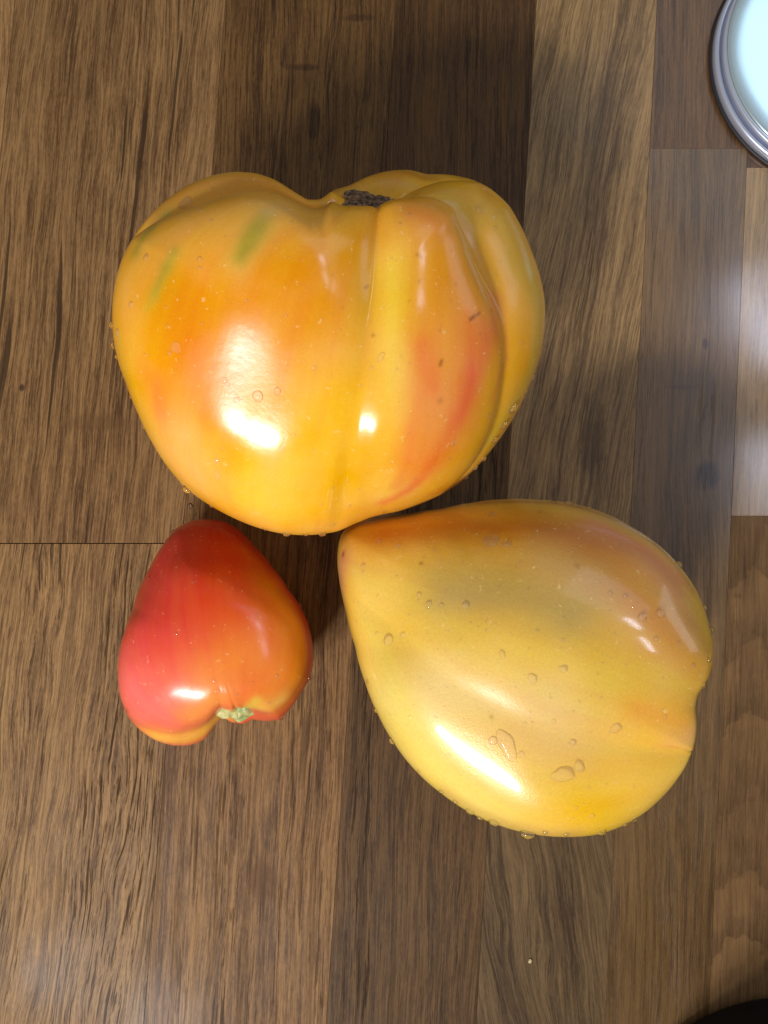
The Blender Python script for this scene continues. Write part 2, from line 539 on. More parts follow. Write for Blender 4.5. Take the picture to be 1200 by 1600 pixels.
        for (c, pts, width, strength) in strokes:
            Q = []
            S = self.P + (W - self.P) * min(1.0, width / 30.0) if width >= 5 else self.P
            for p in pts:
                h = self.hit(*p)
                if h is not None: Q.append(h[0])
            if not Q: continue
            d2 = np.full(len(self.P), 1e9)
            if len(Q) == 1:
                d2 = ((S - Q[0]) ** 2).sum(1)
            for A, B in zip(Q[:-1], Q[1:]):
                AB = B - A
                tt = np.clip(((S - A) @ AB) / (AB @ AB + 1e-12), 0, 1)
                d2 = np.minimum(d2, ((S - A - tt[:, None] * AB) ** 2).sum(1))
            w = width * 0.000162
            m = strength * (np.exp(-d2 / (w * w)) * 0.7 + 0.3 * np.exp(-np.sqrt(d2) / w)) if width >= 5 else strength * np.exp(-d2 / (w * w))
            colr += (np.asarray(c) - colr) * m[:, None]
        self.colr = colr

    def build(self, name, mat, label, group):
        base = Vector((self.P[:, 0].mean(), self.P[:, 1].mean(), 0))
        root = bpy.data.objects.new(name, None)
        COL.objects.link(root)
        root.location = base
        root.empty_display_size = 0.02
        tag(root, label, 'tomato', group)
        m = bpy.data.meshes.new('flesh')
        V = self.P - np.array(base)
        m.vertices.add(len(V)); m.vertices.foreach_set('co', V.ravel())
        nf = len(self.faces)
        m.loops.add(nf * 4); m.loops.foreach_set('vertex_index', self.faces.ravel().astype(np.int32))
        m.polygons.add(nf)
        m.polygons.foreach_set('loop_start', np.arange(0, nf * 4, 4, dtype=np.int32))
        m.polygons.foreach_set('loop_total', np.full(nf, 4, dtype=np.int32))
        m.polygons.foreach_set('use_smooth', np.ones(nf, dtype=bool))
        m.update(); m.validate()
        at_ = m.attributes.new('pigment_and_light', 'FLOAT_COLOR', 'POINT')
        at_.data.foreach_set('color', np.hstack([self.colr, np.ones((len(V), 1))]).astype(np.float32).ravel())
        a2 = m.attributes.new('streak', 'FLOAT_VECTOR', 'POINT')
        a2.data.foreach_set('vector', np.stack([np.cos(self.phi) * 6, np.sin(self.phi) * 6, self.t * 2.2], -1).astype(np.float32).ravel())
        o = bpy.data.objects.new('skin', m)
        COL.objects.link(o)
        m.materials.append(mat)
        o.parent = root
        self.root, self.base = root, np.array(base)
        return root

    def child(self, name, mesh, mat, loc, normal, spin, scale, kind=None):
        """a part seated on the skin"""
        o = bpy.data.objects.new(name, mesh)
        COL.objects.link(o)
        o.parent = self.root
        if mat and not mesh.materials: mesh.materials.append(mat)
        q = Vector(normal).to_track_quat('Z', 'Y') @ Matrix.Rotation(spin, 3, 'Z').to_quaternion()
        o.rotation_mode = 'QUATERNION'
        o.rotation_quaternion = q
        o.location = Vector(np.asarray(loc) - self.base)
        o.scale = scale
        return o


def skin_material(name, rough=0.22, coat=0.0, speck=0.25, mottle=0.5, sss=0.16, bump=0.00008, grain=0.0):
    g = G(name)
    a = g.n('ShaderNodeAttribute', attribute_name='pigment_and_light')
    s = g.n('ShaderNodeAttribute', attribute_name='streak')
    geo = g.n('ShaderNodeNewGeometry')
    st = g.noise(s.outputs['Vector'], 1.0, 4, 0.6)
    st2 = g.noise(s.outputs['Vector'], 3.2, 3, 0.55)
    bl = g.noise(geo.outputs['Position'], 60, 3, 0.5)
    sp = g.noise(geo.outputs['Position'], 1900, 2, 0.6)
    sp2 = g.noise(geo.outputs['Position'], 700, 2, 0.6)
    col = a.outputs['Color']
    hsv = g.n('ShaderNodeHueSaturation')
    hue = g.m('ADD', 0.5, g.m('MULTIPLY', g.m('SUBTRACT', st, 0.5), 0.05 * mottle))
    hue = g.m('ADD', hue, g.m('MULTIPLY', g.m('SUBTRACT', st2, 0.5), 0.014 * mottle))
    g.set(hsv.inputs['Hue'], hue)
    val = g.m('ADD', 1.0, g.m('MULTIPLY', g.m('SUBTRACT', st2, 0.5), 0.10 * mottle))
    val = g.m('ADD', val, g.m('MULTIPLY', g.m('SUBTRACT', bl, 0.5), 0.25 * mottle))
    val = g.m('ADD', val, g.m('MULTIPLY', g.m('SUBTRACT', sp, 0.5), 0.5 * speck))
    g.set(hsv.inputs['Value'], val)
    sat = g.m('ADD', 1.0, g.m('MULTIPLY', g.m('SUBTRACT', bl, 0.5), -0.25 * mottle))
    g.set(hsv.inputs['Saturation'], sat)
    g.set(hsv.inputs['Color'], col)
    col = hsv.outputs[0]
    # pale lenticel dots
    dots = g.m('MULTIPLY', g.rng(sp2, 0.66, 0.74), speck)
    col = g.mix(dots, col, (0.85, 0.62, 0.25, 1))
    g.set(g.b.inputs['Base Color'], col)
    g.b.inputs['Subsurface Weight'].default_value = sss
    g.b.inputs['Subsurface Radius'].default_value = (1.0, 0.45, 0.15)
    g.b.inputs['Subsurface Scale'].default_value = 0.004
    g.b.inputs['IOR'].default_value = 1.38
    ro = g.m('ADD', rough, g.m('MULTIPLY', g.m('SUBTRACT', bl, 0.5), 0.18))
    g.set(g.b.inputs['Roughness'], ro)
    g.b.inputs['Coat Weight'].default_value = coat
    g.b.inputs['Coat Roughness'].default_value = 0.11
    hgt = g.m('ADD', g.m('MULTIPLY', sp2, 0.25), g.m('MULTIPLY', st, 0.5))
    nb = g.bump(hgt, bump, 0.6)
    if grain:
        nb = g.bump(g.noise(geo.outputs['Position'], 2600, 2, 0.6), 0.00005, grain, nb)
    g.set(g.b.inputs['Normal'], nb)
    return g.mat


GROUP = 'tomatoes lying on the oak worktop'

# ---- the big ribbed yellow one
SIL_BIG = [(500, 312), (520, 297), (545, 290), (575, 275), (610, 266), (640, 265), (665, 272), (700, 272), (735, 279), (765, 293), (795, 320), (815, 355), (832, 395), (845, 435), (852, 475), (851, 515), (845, 555), (833, 590), (815, 630), (795, 665), (770, 700), (745, 730), (715, 757), (685, 775), (650, 790), (620, 800), (600, 803), (580, 808), (555, 818), (530, 830), (500, 835), (465, 836), (430, 832), (395, 822), (360, 807), (325, 788), (290, 762), (262, 730), (238, 692), (215, 645), (197, 600), (183, 560), (176, 520), (175, 480), (180, 440), (192, 400), (210, 368), (235, 335), (262, 310), (295, 288), (330, 274), (365, 268), (400, 270), (430, 280), (455, 296), (480, 312)]
big = Tomato(at(515, 560, 0.042), (0.17, 0.78, 0.60),
             [(0, 0.52), (0.06, 0.52), (0.12, 0.55), (0.20, 0.62), (0.34, 0.68), (0.56, 0.68), (0.79, 0.56), (0.94, 0.32), (1.0, 0.02),
              (0.93, -0.29), (0.76, -0.54), (0.52, -0.70), (0.24, -0.78), (0, -0.80)],
             0.052, [(13, 0.105), (62, 0.085), (128, 0.14), (-125, 0.18), (-82, 0.13)], SIL_BIG, 420, 640,
             flat=(1, 1, 0.92), lobe_fade=0.72, inward=1.4, top=2.0, soft=0.0048, lean=(-0.065, 0.115), pole_to=(582, 322, 0.011, 0.36))
Y1 = srgb(228, 166, 42)
big.paint(Y1, [
    (srgb(226, 168, 70), [(300, 380), (420, 350), (520, 370)], 70, 0.75),
    
    (srgb(218, 152, 60), [(260, 320), (350, 285), (430, 290)], 40, 0.7),
    (srgb(214, 134, 2), [(290, 490), (370, 480), (440, 470)], 74, 1.0),
    (srgb(216, 138, 4), [(320, 570), (400, 540), (500, 470)], 60, 0.85),
    (srgb(210, 142, 20), [(565, 380), (580, 480), (578, 620), (565, 740)], 20, 0.7),  # shade on the left flank of the main crease, painted in
    (srgb(218, 112, 20), [(310, 540), (320, 640)], 26, 0.55),
    (srgb(224, 118, 62), [(240, 600), (250, 640)], 26, 0.6),
    (srgb(236, 176, 110), [(285, 690), (320, 740)], 38, 0.5),  # peach skin, with part of the soft glare painted in
    (srgb(236, 184, 34), [(430, 740), (500, 720), (540, 640)], 60, 0.75),
    (srgb(236, 188, 40), [(480, 790), (400, 780)], 35, 0.6),
    (srgb(234, 196, 70), [(608, 420), (622, 600), (604, 770)], 26, 0.9),  # lit right flank of the main crease, painted as a pale band
    (srgb(222, 146, 56), [(650, 330), (700, 380), (740, 460), (750, 530)], 40, 0.7),
    (srgb(216, 128, 60), [(640, 330), (690, 350)], 16, 0.4),
    (srgb(222, 140, 48), [(690, 450), (680, 560), (640, 720)], 34, 0.6),
    (srgb(230, 150, 88), [(690, 610), (640, 760)], 26, 0.5),
    (srgb(226, 124, 56), [(745, 520), (720, 640), (680, 720)], 38, 0.7),
    (srgb(226, 110, 48), [(765, 520), (735, 600), (715, 650)], 20, 0.65),
    (srgb(224, 100, 44), [(740, 585), (722, 635)], 15, 0.6),
    (srgb(226, 104, 56), [(712, 655), (690, 700)], 14, 0.5),
    (srgb(226, 116, 50), [(660, 540), (672, 600)], 18, 0.65),
    (srgb(224, 100, 52), [(680, 720), (640, 765), (600, 785)], 11, 0.65),
    (srgb(226, 120, 62), [(770, 470), (765, 540)], 16, 0.5),
    (srgb(224, 124, 58), [(655, 620), (640, 700), (620, 760)], 10, 0.4),
    (srgb(222, 140, 62), [(780, 470), (790, 560), (770, 620)], 10, 0.5),
    (srgb(212, 176, 64), [(830, 430), (842, 520), (820, 600), (760, 690)], 24, 0.75),
    (srgb(214, 180, 84), [(700, 310), (780, 350), (810, 420)], 26, 0.5),
    (srgb(208, 140, 30), [(600, 275), (680, 280), (760, 300)], 16, 0.7),
    (srgb(206, 158, 88), [(600, 285), (640, 290)], 16, 0.5),
    (srgb(206, 158, 60), [(530, 300), (560, 300)], 16, 0.5),
    (srgb(196, 112, 24), [(740, 770), (680, 770)], 18, 0.5),
    # unripe green dashes
    (srgb(222, 176, 104), [(424, 326), (370, 412)], 20, 0.35),
    (srgb(172, 146, 46), [(414, 340), (402, 356)], 12, 0.85), (srgb(160, 142, 46), [(404, 356), (392, 374)], 12, 0.85),
    (srgb(168, 144, 44), [(390, 374), (374, 402)], 11, 0.9), (srgb(158, 138, 46), [(386, 388), (378, 396)], 6, 0.6), (srgb(190, 166, 100), [(420, 331)], 9, 0.6),
    (srgb(178, 154, 56), [(270, 396), (258, 420)], 10, 0.85), (srgb(174, 146, 44), [(256, 424), (240, 462)], 9, 0.9), (srgb(190, 158, 50), [(238, 466), (232, 482)], 8, 0.5),
    (srgb(176, 154, 56), [(258, 336), (236, 358)], 11, 0.85), (srgb(174, 148, 46), [(234, 360), (212, 394)], 12, 0.9),
    (srgb(176, 166, 60), [(185, 520), (200, 590)], 9, 0.35),
    (srgb(150, 126, 40), [(575, 318)], 30, 0.45), (srgb(120, 84, 40), [(580, 322)], 14, 0.5),
    # rub marks and corky specks
    (srgb(110, 50, 24), [(735, 499), (741, 494)], 2.6, 0.7), (srgb(120, 56, 30), [(745, 492), (749, 489)], 2.0, 0.6),
    (srgb(120, 66, 22), [(690, 564), (688, 570)], 2.6, 0.65), (srgb(140, 84, 26), [(652, 398)], 2.2, 0.6), (srgb(140, 84, 26), [(659, 402)], 1.8, 0.5),
    (srgb(150, 90, 30), [(570, 450), (575, 447)], 2.0, 0.5), (srgb(150, 90, 30), [(655, 440)], 2.0, 0.5), (srgb(160, 96, 30), [(712, 444)], 2.0, 0.5),
    (srgb(160, 96, 30), [(688, 516)], 1.8, 0.5), (srgb(160, 90, 30), [(768, 485)], 2.4, 0.5), (srgb(166, 90, 30), [(688, 626)], 4.5, 0.45),
    (srgb(130, 76, 20), [(583, 524)], 2.4, 0.6), (srgb(170, 104, 40), [(750, 522)], 2.0, 0.5), (srgb(180, 110, 40), [(535, 480)], 2.0, 0.4),
    (srgb(180, 110, 40), [(640, 470)], 1.8, 0.4), (srgb(180, 110, 40), [(705, 470)], 1.8, 0.4), (srgb(190, 120, 40), [(520, 430)], 1.8, 0.4),
])
big.build('ribbed_tomato', skin_material('skin_big', rough=0.20, mottle=0.7, speck=0.34),
          'largest, ribbed yellow-orange tomato with dark stem scar and green dashes', GROUP)

# ---- the heart-shaped yellow one on the right
SIL_RIGHT = [(526, 875), (529, 845), (538, 826), (560, 814), (590, 807), (640, 802), (690, 795), (740, 785), (790, 780), (840, 781), (890, 786), (940, 800), (985, 822), (1030, 852), (1065, 888), (1090, 925), (1105, 965), (1113, 1000), (1114, 1035), (1106, 1062), (1090, 1085), (1086, 1105), (1089, 1135), (1085, 1165), (1070, 1200), (1045, 1235), (1010, 1268), (970, 1292), (930, 1305), (880, 1308), (830, 1303), (780, 1290), (735, 1270), (690, 1240), (650, 1205), (615, 1160), (590, 1115), (570, 1065), (555, 1010), (540, 955), (530, 910)]
right = Tomato(at(850, 1030, 0.036), (0.90, -0.36, 0.12),
               [(0, 0.52), (0.10, 0.53), (0.22, 0.64), (0.40, 0.80), (0.58, 0.84), (0.78, 0.70), (0.94, 0.40), (1.0, 0.08),
                (0.95, -0.28), (0.80, -0.68), (0.60, -1.05), (0.40, -1.34), (0.24, -1.50), (0.10, -1.57), (0, -1.58)],
               0.040, [(-100, 0.09), (40, 0.02), (100, 0.06), (-25, 0.125), (170, 0.06)], SIL_RIGHT, 460, 560,
               flat=(1, 1, 0.92), lobe_fade=0.6, top=3.2, lean=(-0.03, -0.13))
right.paint(srgb(230, 186, 58), [
    (srgb(234, 202, 84), [(560, 900), (590, 1040), (640, 1150)], 70, 0.8),
    (srgb(236, 216, 110), [(600, 1080), (680, 1200), (760, 1260)], 40, 0.75),
    (srgb(196, 112, 0), [(600, 832), (720, 822), (830, 826), (920, 850)], 50, 1.0),
    (srgb(208, 128, 2), [(960, 900), (1030, 980), (1075, 1040)], 46, 0.9),
    (srgb(206, 150, 38), [(880, 960), (960, 1010), (1060, 1060)], 34, 0.5),
    (srgb(176, 146, 72), [(690, 930), (800, 925), (880, 960)], 48, 0.9),  # greyish-olive sheen painted into the skin colour
    (srgb(196, 152, 92), [(860, 880), (930, 900)], 36, 0.5),
    (srgb(222, 136, 92), [(940, 828), (1000, 860), (1055, 905)], 30, 0.95),  # pink reflection along the upper right edge, painted into the skin
    (srgb(212, 140, 74), [(1050, 920), (1075, 970)], 28, 0.6),
    (srgb(178, 104, 22), [(760, 786), (900, 792), (1000, 832)], 12, 0.7),
    (srgb(176, 92, 38), [(1020, 848), (1080, 920)], 10, 0.6),
    (srgb(232, 190, 50), [(640, 1000), (800, 1020), (880, 1060)], 40, 0.5),
    (srgb(232, 204, 134), [(690, 1075), (850, 1125)], 52, 0.75),  # second, whitish sheen streak painted into the skin colour
    (srgb(224, 176, 96), [(820, 1150), (940, 1170), (1000, 1200)], 50, 0.6),
    (srgb(216, 190, 78), [(960, 1060), (1060, 1080)], 30, 0.5),
    (srgb(228, 150, 34), [(1000, 1110), (1075, 1130)], 26, 0.7),
    (srgb(238, 184, 16), [(980, 1200), (1040, 1190), (900, 1270)], 40, 0.75),
    (srgb(230, 170, 110), [(1050, 1160), (1080, 1150)], 18, 0.5),
    (srgb(198, 150, 80), [(700, 1240), (800, 1290), (900, 1300)], 14, 0.5),
    (srgb(214, 146, 106), [(535, 880), (532, 920)], 26, 0.75),
    (srgb(176, 104, 40), [(545, 830), (580, 815)], 16, 0.5),
    (srgb(150, 104, 30), [(658, 880)], 3, 0.8),
    (srgb(190, 110, 50), [(537, 866)], 9, 0.5),
    (srgb(110, 60, 26), [(536, 866)], 4, 0.9),
    (srgb(150, 100, 40), [(902, 884)], 4, 0.5),
    (srgb(150, 110, 40), [(768, 1120)], 2.5, 0.6),
])
right.colr = right.colr * 0.95 + 0.05 * srgb(216, 194, 134)
right.build('heart_tomato', skin_material('skin_right', rough=0.31, coat=0.6, mottle=0.55, speck=0.5, bump=0.00012, grain=0.8),
            'wet yellow heart-shaped tomato with blunt tip touching the big ribbed one', GROUP)

# ---- the small red one
SIL_SMALL = [(330, 811), (350, 814), (375, 828), (400, 855), (425, 885), (450, 920), (468, 945), (480, 970), (488, 1005), (489, 1035), (484, 1060), (472, 1080), (455, 1105), (437, 1125), (415, 1127), (395, 1124), (380, 1131), (362, 1129), (347, 1120), (335, 1135), (320, 1155), (300, 1164), (270, 1165), (245, 1158), (220, 1142), (200, 1120), (188, 1090), (184, 1055), (186, 1020), (195, 985), (208, 950), (220, 915), (235, 885), (255, 850), (275, 825), (300, 813)]
small = Tomato(at(335, 1000, 0.024), (0.12, -0.84, 0.50),
               [(0, 0.56), (0.10, 0.56), (0.20, 0.60), (0.36, 0.70), (0.54, 0.74), (0.76, 0.64), (0.94, 0.38), (1.0, 0.08),
                (0.95, -0.25), (0.82, -0.62), (0.64, -0.98), (0.46, -1.24), (0.28, -1.40), (0.12, -1.47), (0, -1.48)],
               0.0262, [(180, 0.20), (85, 0.05), (-80, 0.04)], SIL_SMALL, 320, 420,
               flat=(1, 1, 0.92), lobe_fade=0.2, inward=0.8, top=2.3, pole_to=(372, 1113, 0.001, 0.40))
small.paint(srgb(206, 72, 40), [
    (srgb(202, 54, 50), [(250, 880), (220, 960)], 60, 0.8),
    (srgb(206, 64, 26), [(340, 830), (360, 900), (330, 950)], 46, 0.7),
    (srgb(198, 52, 34), [(320, 820)], 28, 0.5),
    (srgb(220, 74, 66), [(225, 1010), (280, 1020)], 48, 0.8),
    (srgb(234, 112, 104), [(206, 1080), (255, 1110)], 48, 0.9),
    (srgb(230, 134, 56), [(340, 1050), (390, 1015), (420, 1055)], 48, 0.85),
    (srgb(222, 130, 70), [(320, 1070), (350, 1085)], 30, 0.5),
    (srgb(224, 142, 18), [(425, 920), (465, 990), (470, 1055)], 40, 0.95),
    (srgb(212, 116, 18), [(410, 890), (380, 860)], 16, 0.5),
    (srgb(196, 66, 26), [(486, 1000), (484, 1060)], 9, 0.6),
    (srgb(232, 172, 60), [(245, 1152), (300, 1150), (340, 1120)], 27, 0.95),
    (srgb(226, 150, 56), [(300, 1120), (330, 1090)], 24, 0.6),
    (srgb(222, 176, 80), [(405, 1105), (440, 1095)], 18, 0.8),
    (srgb(200, 186, 70), [(400, 1095), (385, 1105), (365, 1110)], 9, 0.7),
    (srgb(220, 110, 100), [(215, 1120)], 18, 0.6),
])
small.build('small_tomato', skin_material('skin_small', rough=0.22, mottle=0.4, speck=0.22),
            'smallest tomato, red blending to orange, green stem scar at its end', GROUP)

# ---------------------------------------------------------------- stem scars
scar = G('corky_scar')
geo = scar.n('ShaderNodeNewGeometry')
nn = scar.noise(geo.outputs['Position'], 900, 4, 0.7)
scar.set(scar.b.inputs['Base Color'], scar.mix(scar.rng(nn, 0.35, 0.68), srgb(44, 32, 22), srgb(150, 116, 80)))
scar.b.inputs['Roughness'].default_value = 0.8
scar.set(scar.b.inputs['Normal'], scar.bump(nn, 0.0006, 0.9))
gscar = G('green_scar')
geo = gscar.n('ShaderNodeNewGeometry')
nn = gscar.noise(geo.outputs['Position'], 620, 4, 0.65)
nn2 = gscar.noise(geo.outputs['Position'], 260, 2, 0.5)
gc = gscar.mix(gscar.rng(nn2, 0.4, 0.6), srgb(188, 184, 120), srgb(140, 156, 92))
gscar.set(gscar.b.inputs['Base Color'], gscar.mix(gscar.rng(nn, 0.62, 0.70), gc, srgb(70, 92, 56)))
gscar.b.inputs['Roughness'].default_value = 0.35
gscar.set(gscar.b.inputs['Normal'], gscar.bump(nn, 0.0004, 0.8))


def scar_mesh(name, r, rough, ring, seed, rise):
    """ragged corky disc with a raised broken ring, lobed outline"""
    rs = np.random.default_rng(seed)
    nr, na = 14, 60
    ph = rs.uniform(0, 6.28, 6)
    V, Fc = [], []
    for i in range(nr):
        q = i / (nr - 1)
        for k in range(na):
            a = 2 * math.pi * k / na
            rad = r * q * (1 + 0.16 * math.sin(5 * a + ph[0]) + 0.08 * math.sin(9 * a + ph[1]))
            z = rise * (math.exp(-((q - 0.55) / 0.16) ** 2) * ring * (0.6 + 0.5 * math.sin(3 * a + ph[2])) + 0.5 * math.exp(-(q / 0.25) ** 2)) - rise * 0.5 * q * q
            z += rough * rs.normal() * (1 if q < 0.95 else 0)
            V.append((rad * math.cos(a), rad * math.sin(a), z))
    for i in range(nr - 1):
        for k in range(na):
            Fc.append((i * na + k, i * na + (k + 1) % na, (i + 1) * na + (k + 1) % na, (i + 1) * na + k))
    return mesh_from(name, V, Fc)


def flap_mesh(name, length, width, curl, seed):
    """a dry sepal remnant: tapered, curled, with thickness"""
    rs = np.random.default_rng(seed)
    n = 9
    V, Fc = [], []
    for i in range(n):
        q = i / (n - 1)
        w = width * (1 - q) ** 0.7 * (1 + 0.15 * rs.normal())
        x = length * math.sin(q * curl) / curl
        z = length * (1 - math.cos(q * curl)) / curl
        for (yy, zz) in ((-w, 0), (0, -width * 0.25), (w, 0), (0, width * 0.35)):
            V.append((x, yy + width * 0.3 * math.sin(q * 5 + seed), z + zz))
    for i in range(n - 1):
        for k in range(4):
            Fc.append((i * 4 + k, i * 4 + (k + 1) % 4, (i + 1) * 4 + (k + 1) % 4, (i + 1) * 4 + k))
    Fc.append((0, 1, 2, 3)); Fc.append(tuple((n - 1) * 4 + k for k in (3, 2, 1, 0)))
    return mesh_from(name, V, Fc)


def pole_normal(T):
    return T.a


sn = big.a + 0.30 * (CAM - big.stem) / np.linalg.norm(CAM - big.stem)
sn /= np.linalg.norm(sn)
big.child('stem_scar', scar_mesh('stem_scar', 0.0070, 0.00013, 1.0, 3, 0.0010), scar.mat, big.stem + sn * 0.0002, sn, 0.3, (1.05, 1.0, 0.8))
small.child('stem_scar', scar_mesh('stem_scar', 0.0056, 0.00004, 0.5, 8, 0.0020), gscar.mat, small.stem + small.a * 0.0008, small.a, 0.8, (1, 1, 1))
right.child('stem_scar', scar_mesh('stem_scar', 0.0045, 0.00012, 1.0, 5, 0.001), scar.mat, right.stem + right.a * 0.0006, right.a, 0.3, (1, 1, 1))

# ---------------------------------------------------------------- water
def water_material(name, bend, milk, refl):
    """clear water film: mostly see-through, mirror-like by Fresnel, slightly bending and slightly milky"""
    wg = G(name)
    nt = wg.nt
    nt.nodes.remove(wg.b)
    glos = wg.n('ShaderNodeBsdfGlossy'); glos.inputs['Roughness'].default_value = 0.03
    refr = wg.n('ShaderNodeBsdfRefraction'); refr.inputs['IOR'].default_value = 1.333; refr.inputs['Roughness'].default_value = 0.0
    tran = wg.n('ShaderNodeBsdfTransparent')
    diff = wg.n('ShaderNodeBsdfDiffuse'); diff.inputs['Color'].default_value = (0.9, 0.86, 0.75, 1)
    fres = wg.n('ShaderNodeFresnel'); fres.inputs['IOR'].default_value = 1.333

    def mx(f, a, b):
        m = wg.n('ShaderNodeMixShader')
        wg.set(m.inputs[0], f)
        nt.links.new(a.outputs[0], m.inputs[1]); nt.links.new(b.outputs[0], m.inputs[2])
        return m
    m = mx(milk, mx(bend, tran, refr), diff)
    m = mx(wg.m('MULTIPLY', fres.outputs[0], refl), m, glos)
    nt.links.new(m.outputs[0], wg.out.inputs[0])
    return wg.mat


water = water_material('water_film', 0.015, 0.05, 0.5)
bead = water_material('water_bead', 0.5, 0.02, 1.0)


def drop_mesh(name, seed, wob, mat):
    rs = np.random.default_rng(seed)
    ph = rs.uniform(0, 6.28, 4)
    nr, na = 9, 22
    V, Fc = [(0, 0, 1.0)], []
    for i in range(1, nr):
        th = i / (nr - 1) * math.radians(112)
        for k in range(na):
            a = 2 * math.pi * k / na
            r = math.sin(th) * (1 + wob * (math.sin(2 * a + ph[0]) + 0.6 * math.sin(3 * a + ph[1]) + 0.3 * math.sin(5 * a + ph[2])))
            V.append((r * math.cos(a), r * math.sin(a), math.cos(th)))
    for k in range(na):
        Fc.append((0, 1 + k, 1 + (k + 1) % na))
    for i in range(nr - 2):
        for k in range(na):
            a, b = 1 + i * na + k, 1 + i * na + (k + 1) % na
            Fc.append((a, a + na, b + na, b))
    Fc.append(tuple(1 + (nr - 2) * na + k for k in range(na - 1, -1, -1)))
    m = mesh_from(name, V, Fc)
    m.materials.append(mat)
    return m


ROUND = [drop_mesh('water_drop', 100 + k, 0.05, water) for k in range(3)]
IRREG = [drop_mesh('water_drop', 200 + k, 0.13, water) for k in range(4)]
BEAD = [drop_mesh('water_drop', 300 + k, 0.05, bead) for k in range(3)]


def drops(T, items):
    for it in items:
        px, py, r = it[:3]
        flat = it[3] if len(it) > 3 else 0.42
        stretch = it[4] if len(it) > 4 else 1.0
        h = T.hit(px, py)
        if h is None: continue
        loc, n = h
        dep = np.linalg.norm(loc - CAM)
        rr = r * dep / F * (0.76 if T is not big and flat < 0.7 else 0.86)
        m = random.choice(BEAD if flat >= 0.7 else IRREG if (flat < 0.4 or stretch > 1.2) else ROUND)
        spin = random.uniform(0, 6.28)
        T.child('water_drop', m, None, loc + n * rr * flat * 0.12, n, spin if stretch == 1 else (it[5] if len(it) > 5 else 0.0),
                (rr * stretch, rr, rr * flat))


drops(big, [
    (290, 318, 11, 0.35), (315, 330, 4), (312, 405, 5), (312, 419, 4), (228, 402, 6), (205, 476, 6), (184, 520, 7, 0.5),
    (174, 508, 6, 0.9), (175, 540, 6, 0.9), (177, 558, 4, 0.9), (403, 619, 10, 0.6), (370, 625, 6), (350, 594, 6), (340, 598, 3),
    (433, 611, 7, 0.5), (338, 720, 6), (339, 743, 7, 0.4, 1.4, 1.5), (441, 702, 5, 0.4), (459, 680, 4), (270, 702, 4), (447, 493, 3), (490, 575, 5, 0.4),
    (517, 587, 2.5), (581, 575, 4), (563, 603, 2.5), (595, 558, 6, 0.4, 1.5, 1.5), (626, 556, 2.5), (612, 404, 2.5), (625, 350, 3.5),
    (748, 328, 7, 0.35), (772, 340, 5), (773, 357, 4), (289, 768, 8, 0.9), (283, 757, 5), (381, 808, 4), (448, 833, 7, 0.8), (478, 834, 5, 0.8), (503, 833, 7, 0.8),
    (520, 820, 5, 0.4), (708, 692, 4, 0.5, 1.8, 0.9), (763, 650, 4), (800, 638, 9, 0.8), (786, 664, 8, 0.8), (772, 687, 7, 0.8), (755, 716, 6, 0.8),
    (742, 730, 5, 0.8), (728, 745, 5, 0.8), (275, 543, 9, 0.22, 1.3), (265, 552, 4), (385, 470, 3), (355, 600, 4), (310, 740, 3), (348, 700, 3),
    (400, 640, 3), (383, 650, 3), (420, 655, 2.5), (395, 662, 2), (545, 790, 4, 0.4), (560, 765, 3.5), (502, 788, 3), (520, 762, 2.5), (543, 753, 2.5),
    (330, 790, 4, 0.7), (415, 826, 4, 0.8), (620, 795, 4, 0.8), (600, 798, 4, 0.8), (505, 318, 4), (540, 315, 3), (816, 535, 3), (790, 560, 3), (688, 737, 2.5),
    (640, 335, 3), (600, 480, 2), (375, 440, 2), (260, 480, 3), (330, 345, 3), (455, 348, 3), (403, 458, 2), (470, 540, 2), (360, 770, 3), (430, 790, 3),
    (832, 590, 5, 0.8), (820, 612, 4, 0.8), (205, 620, 4, 0.8), (225, 668, 3, 0.8),
])
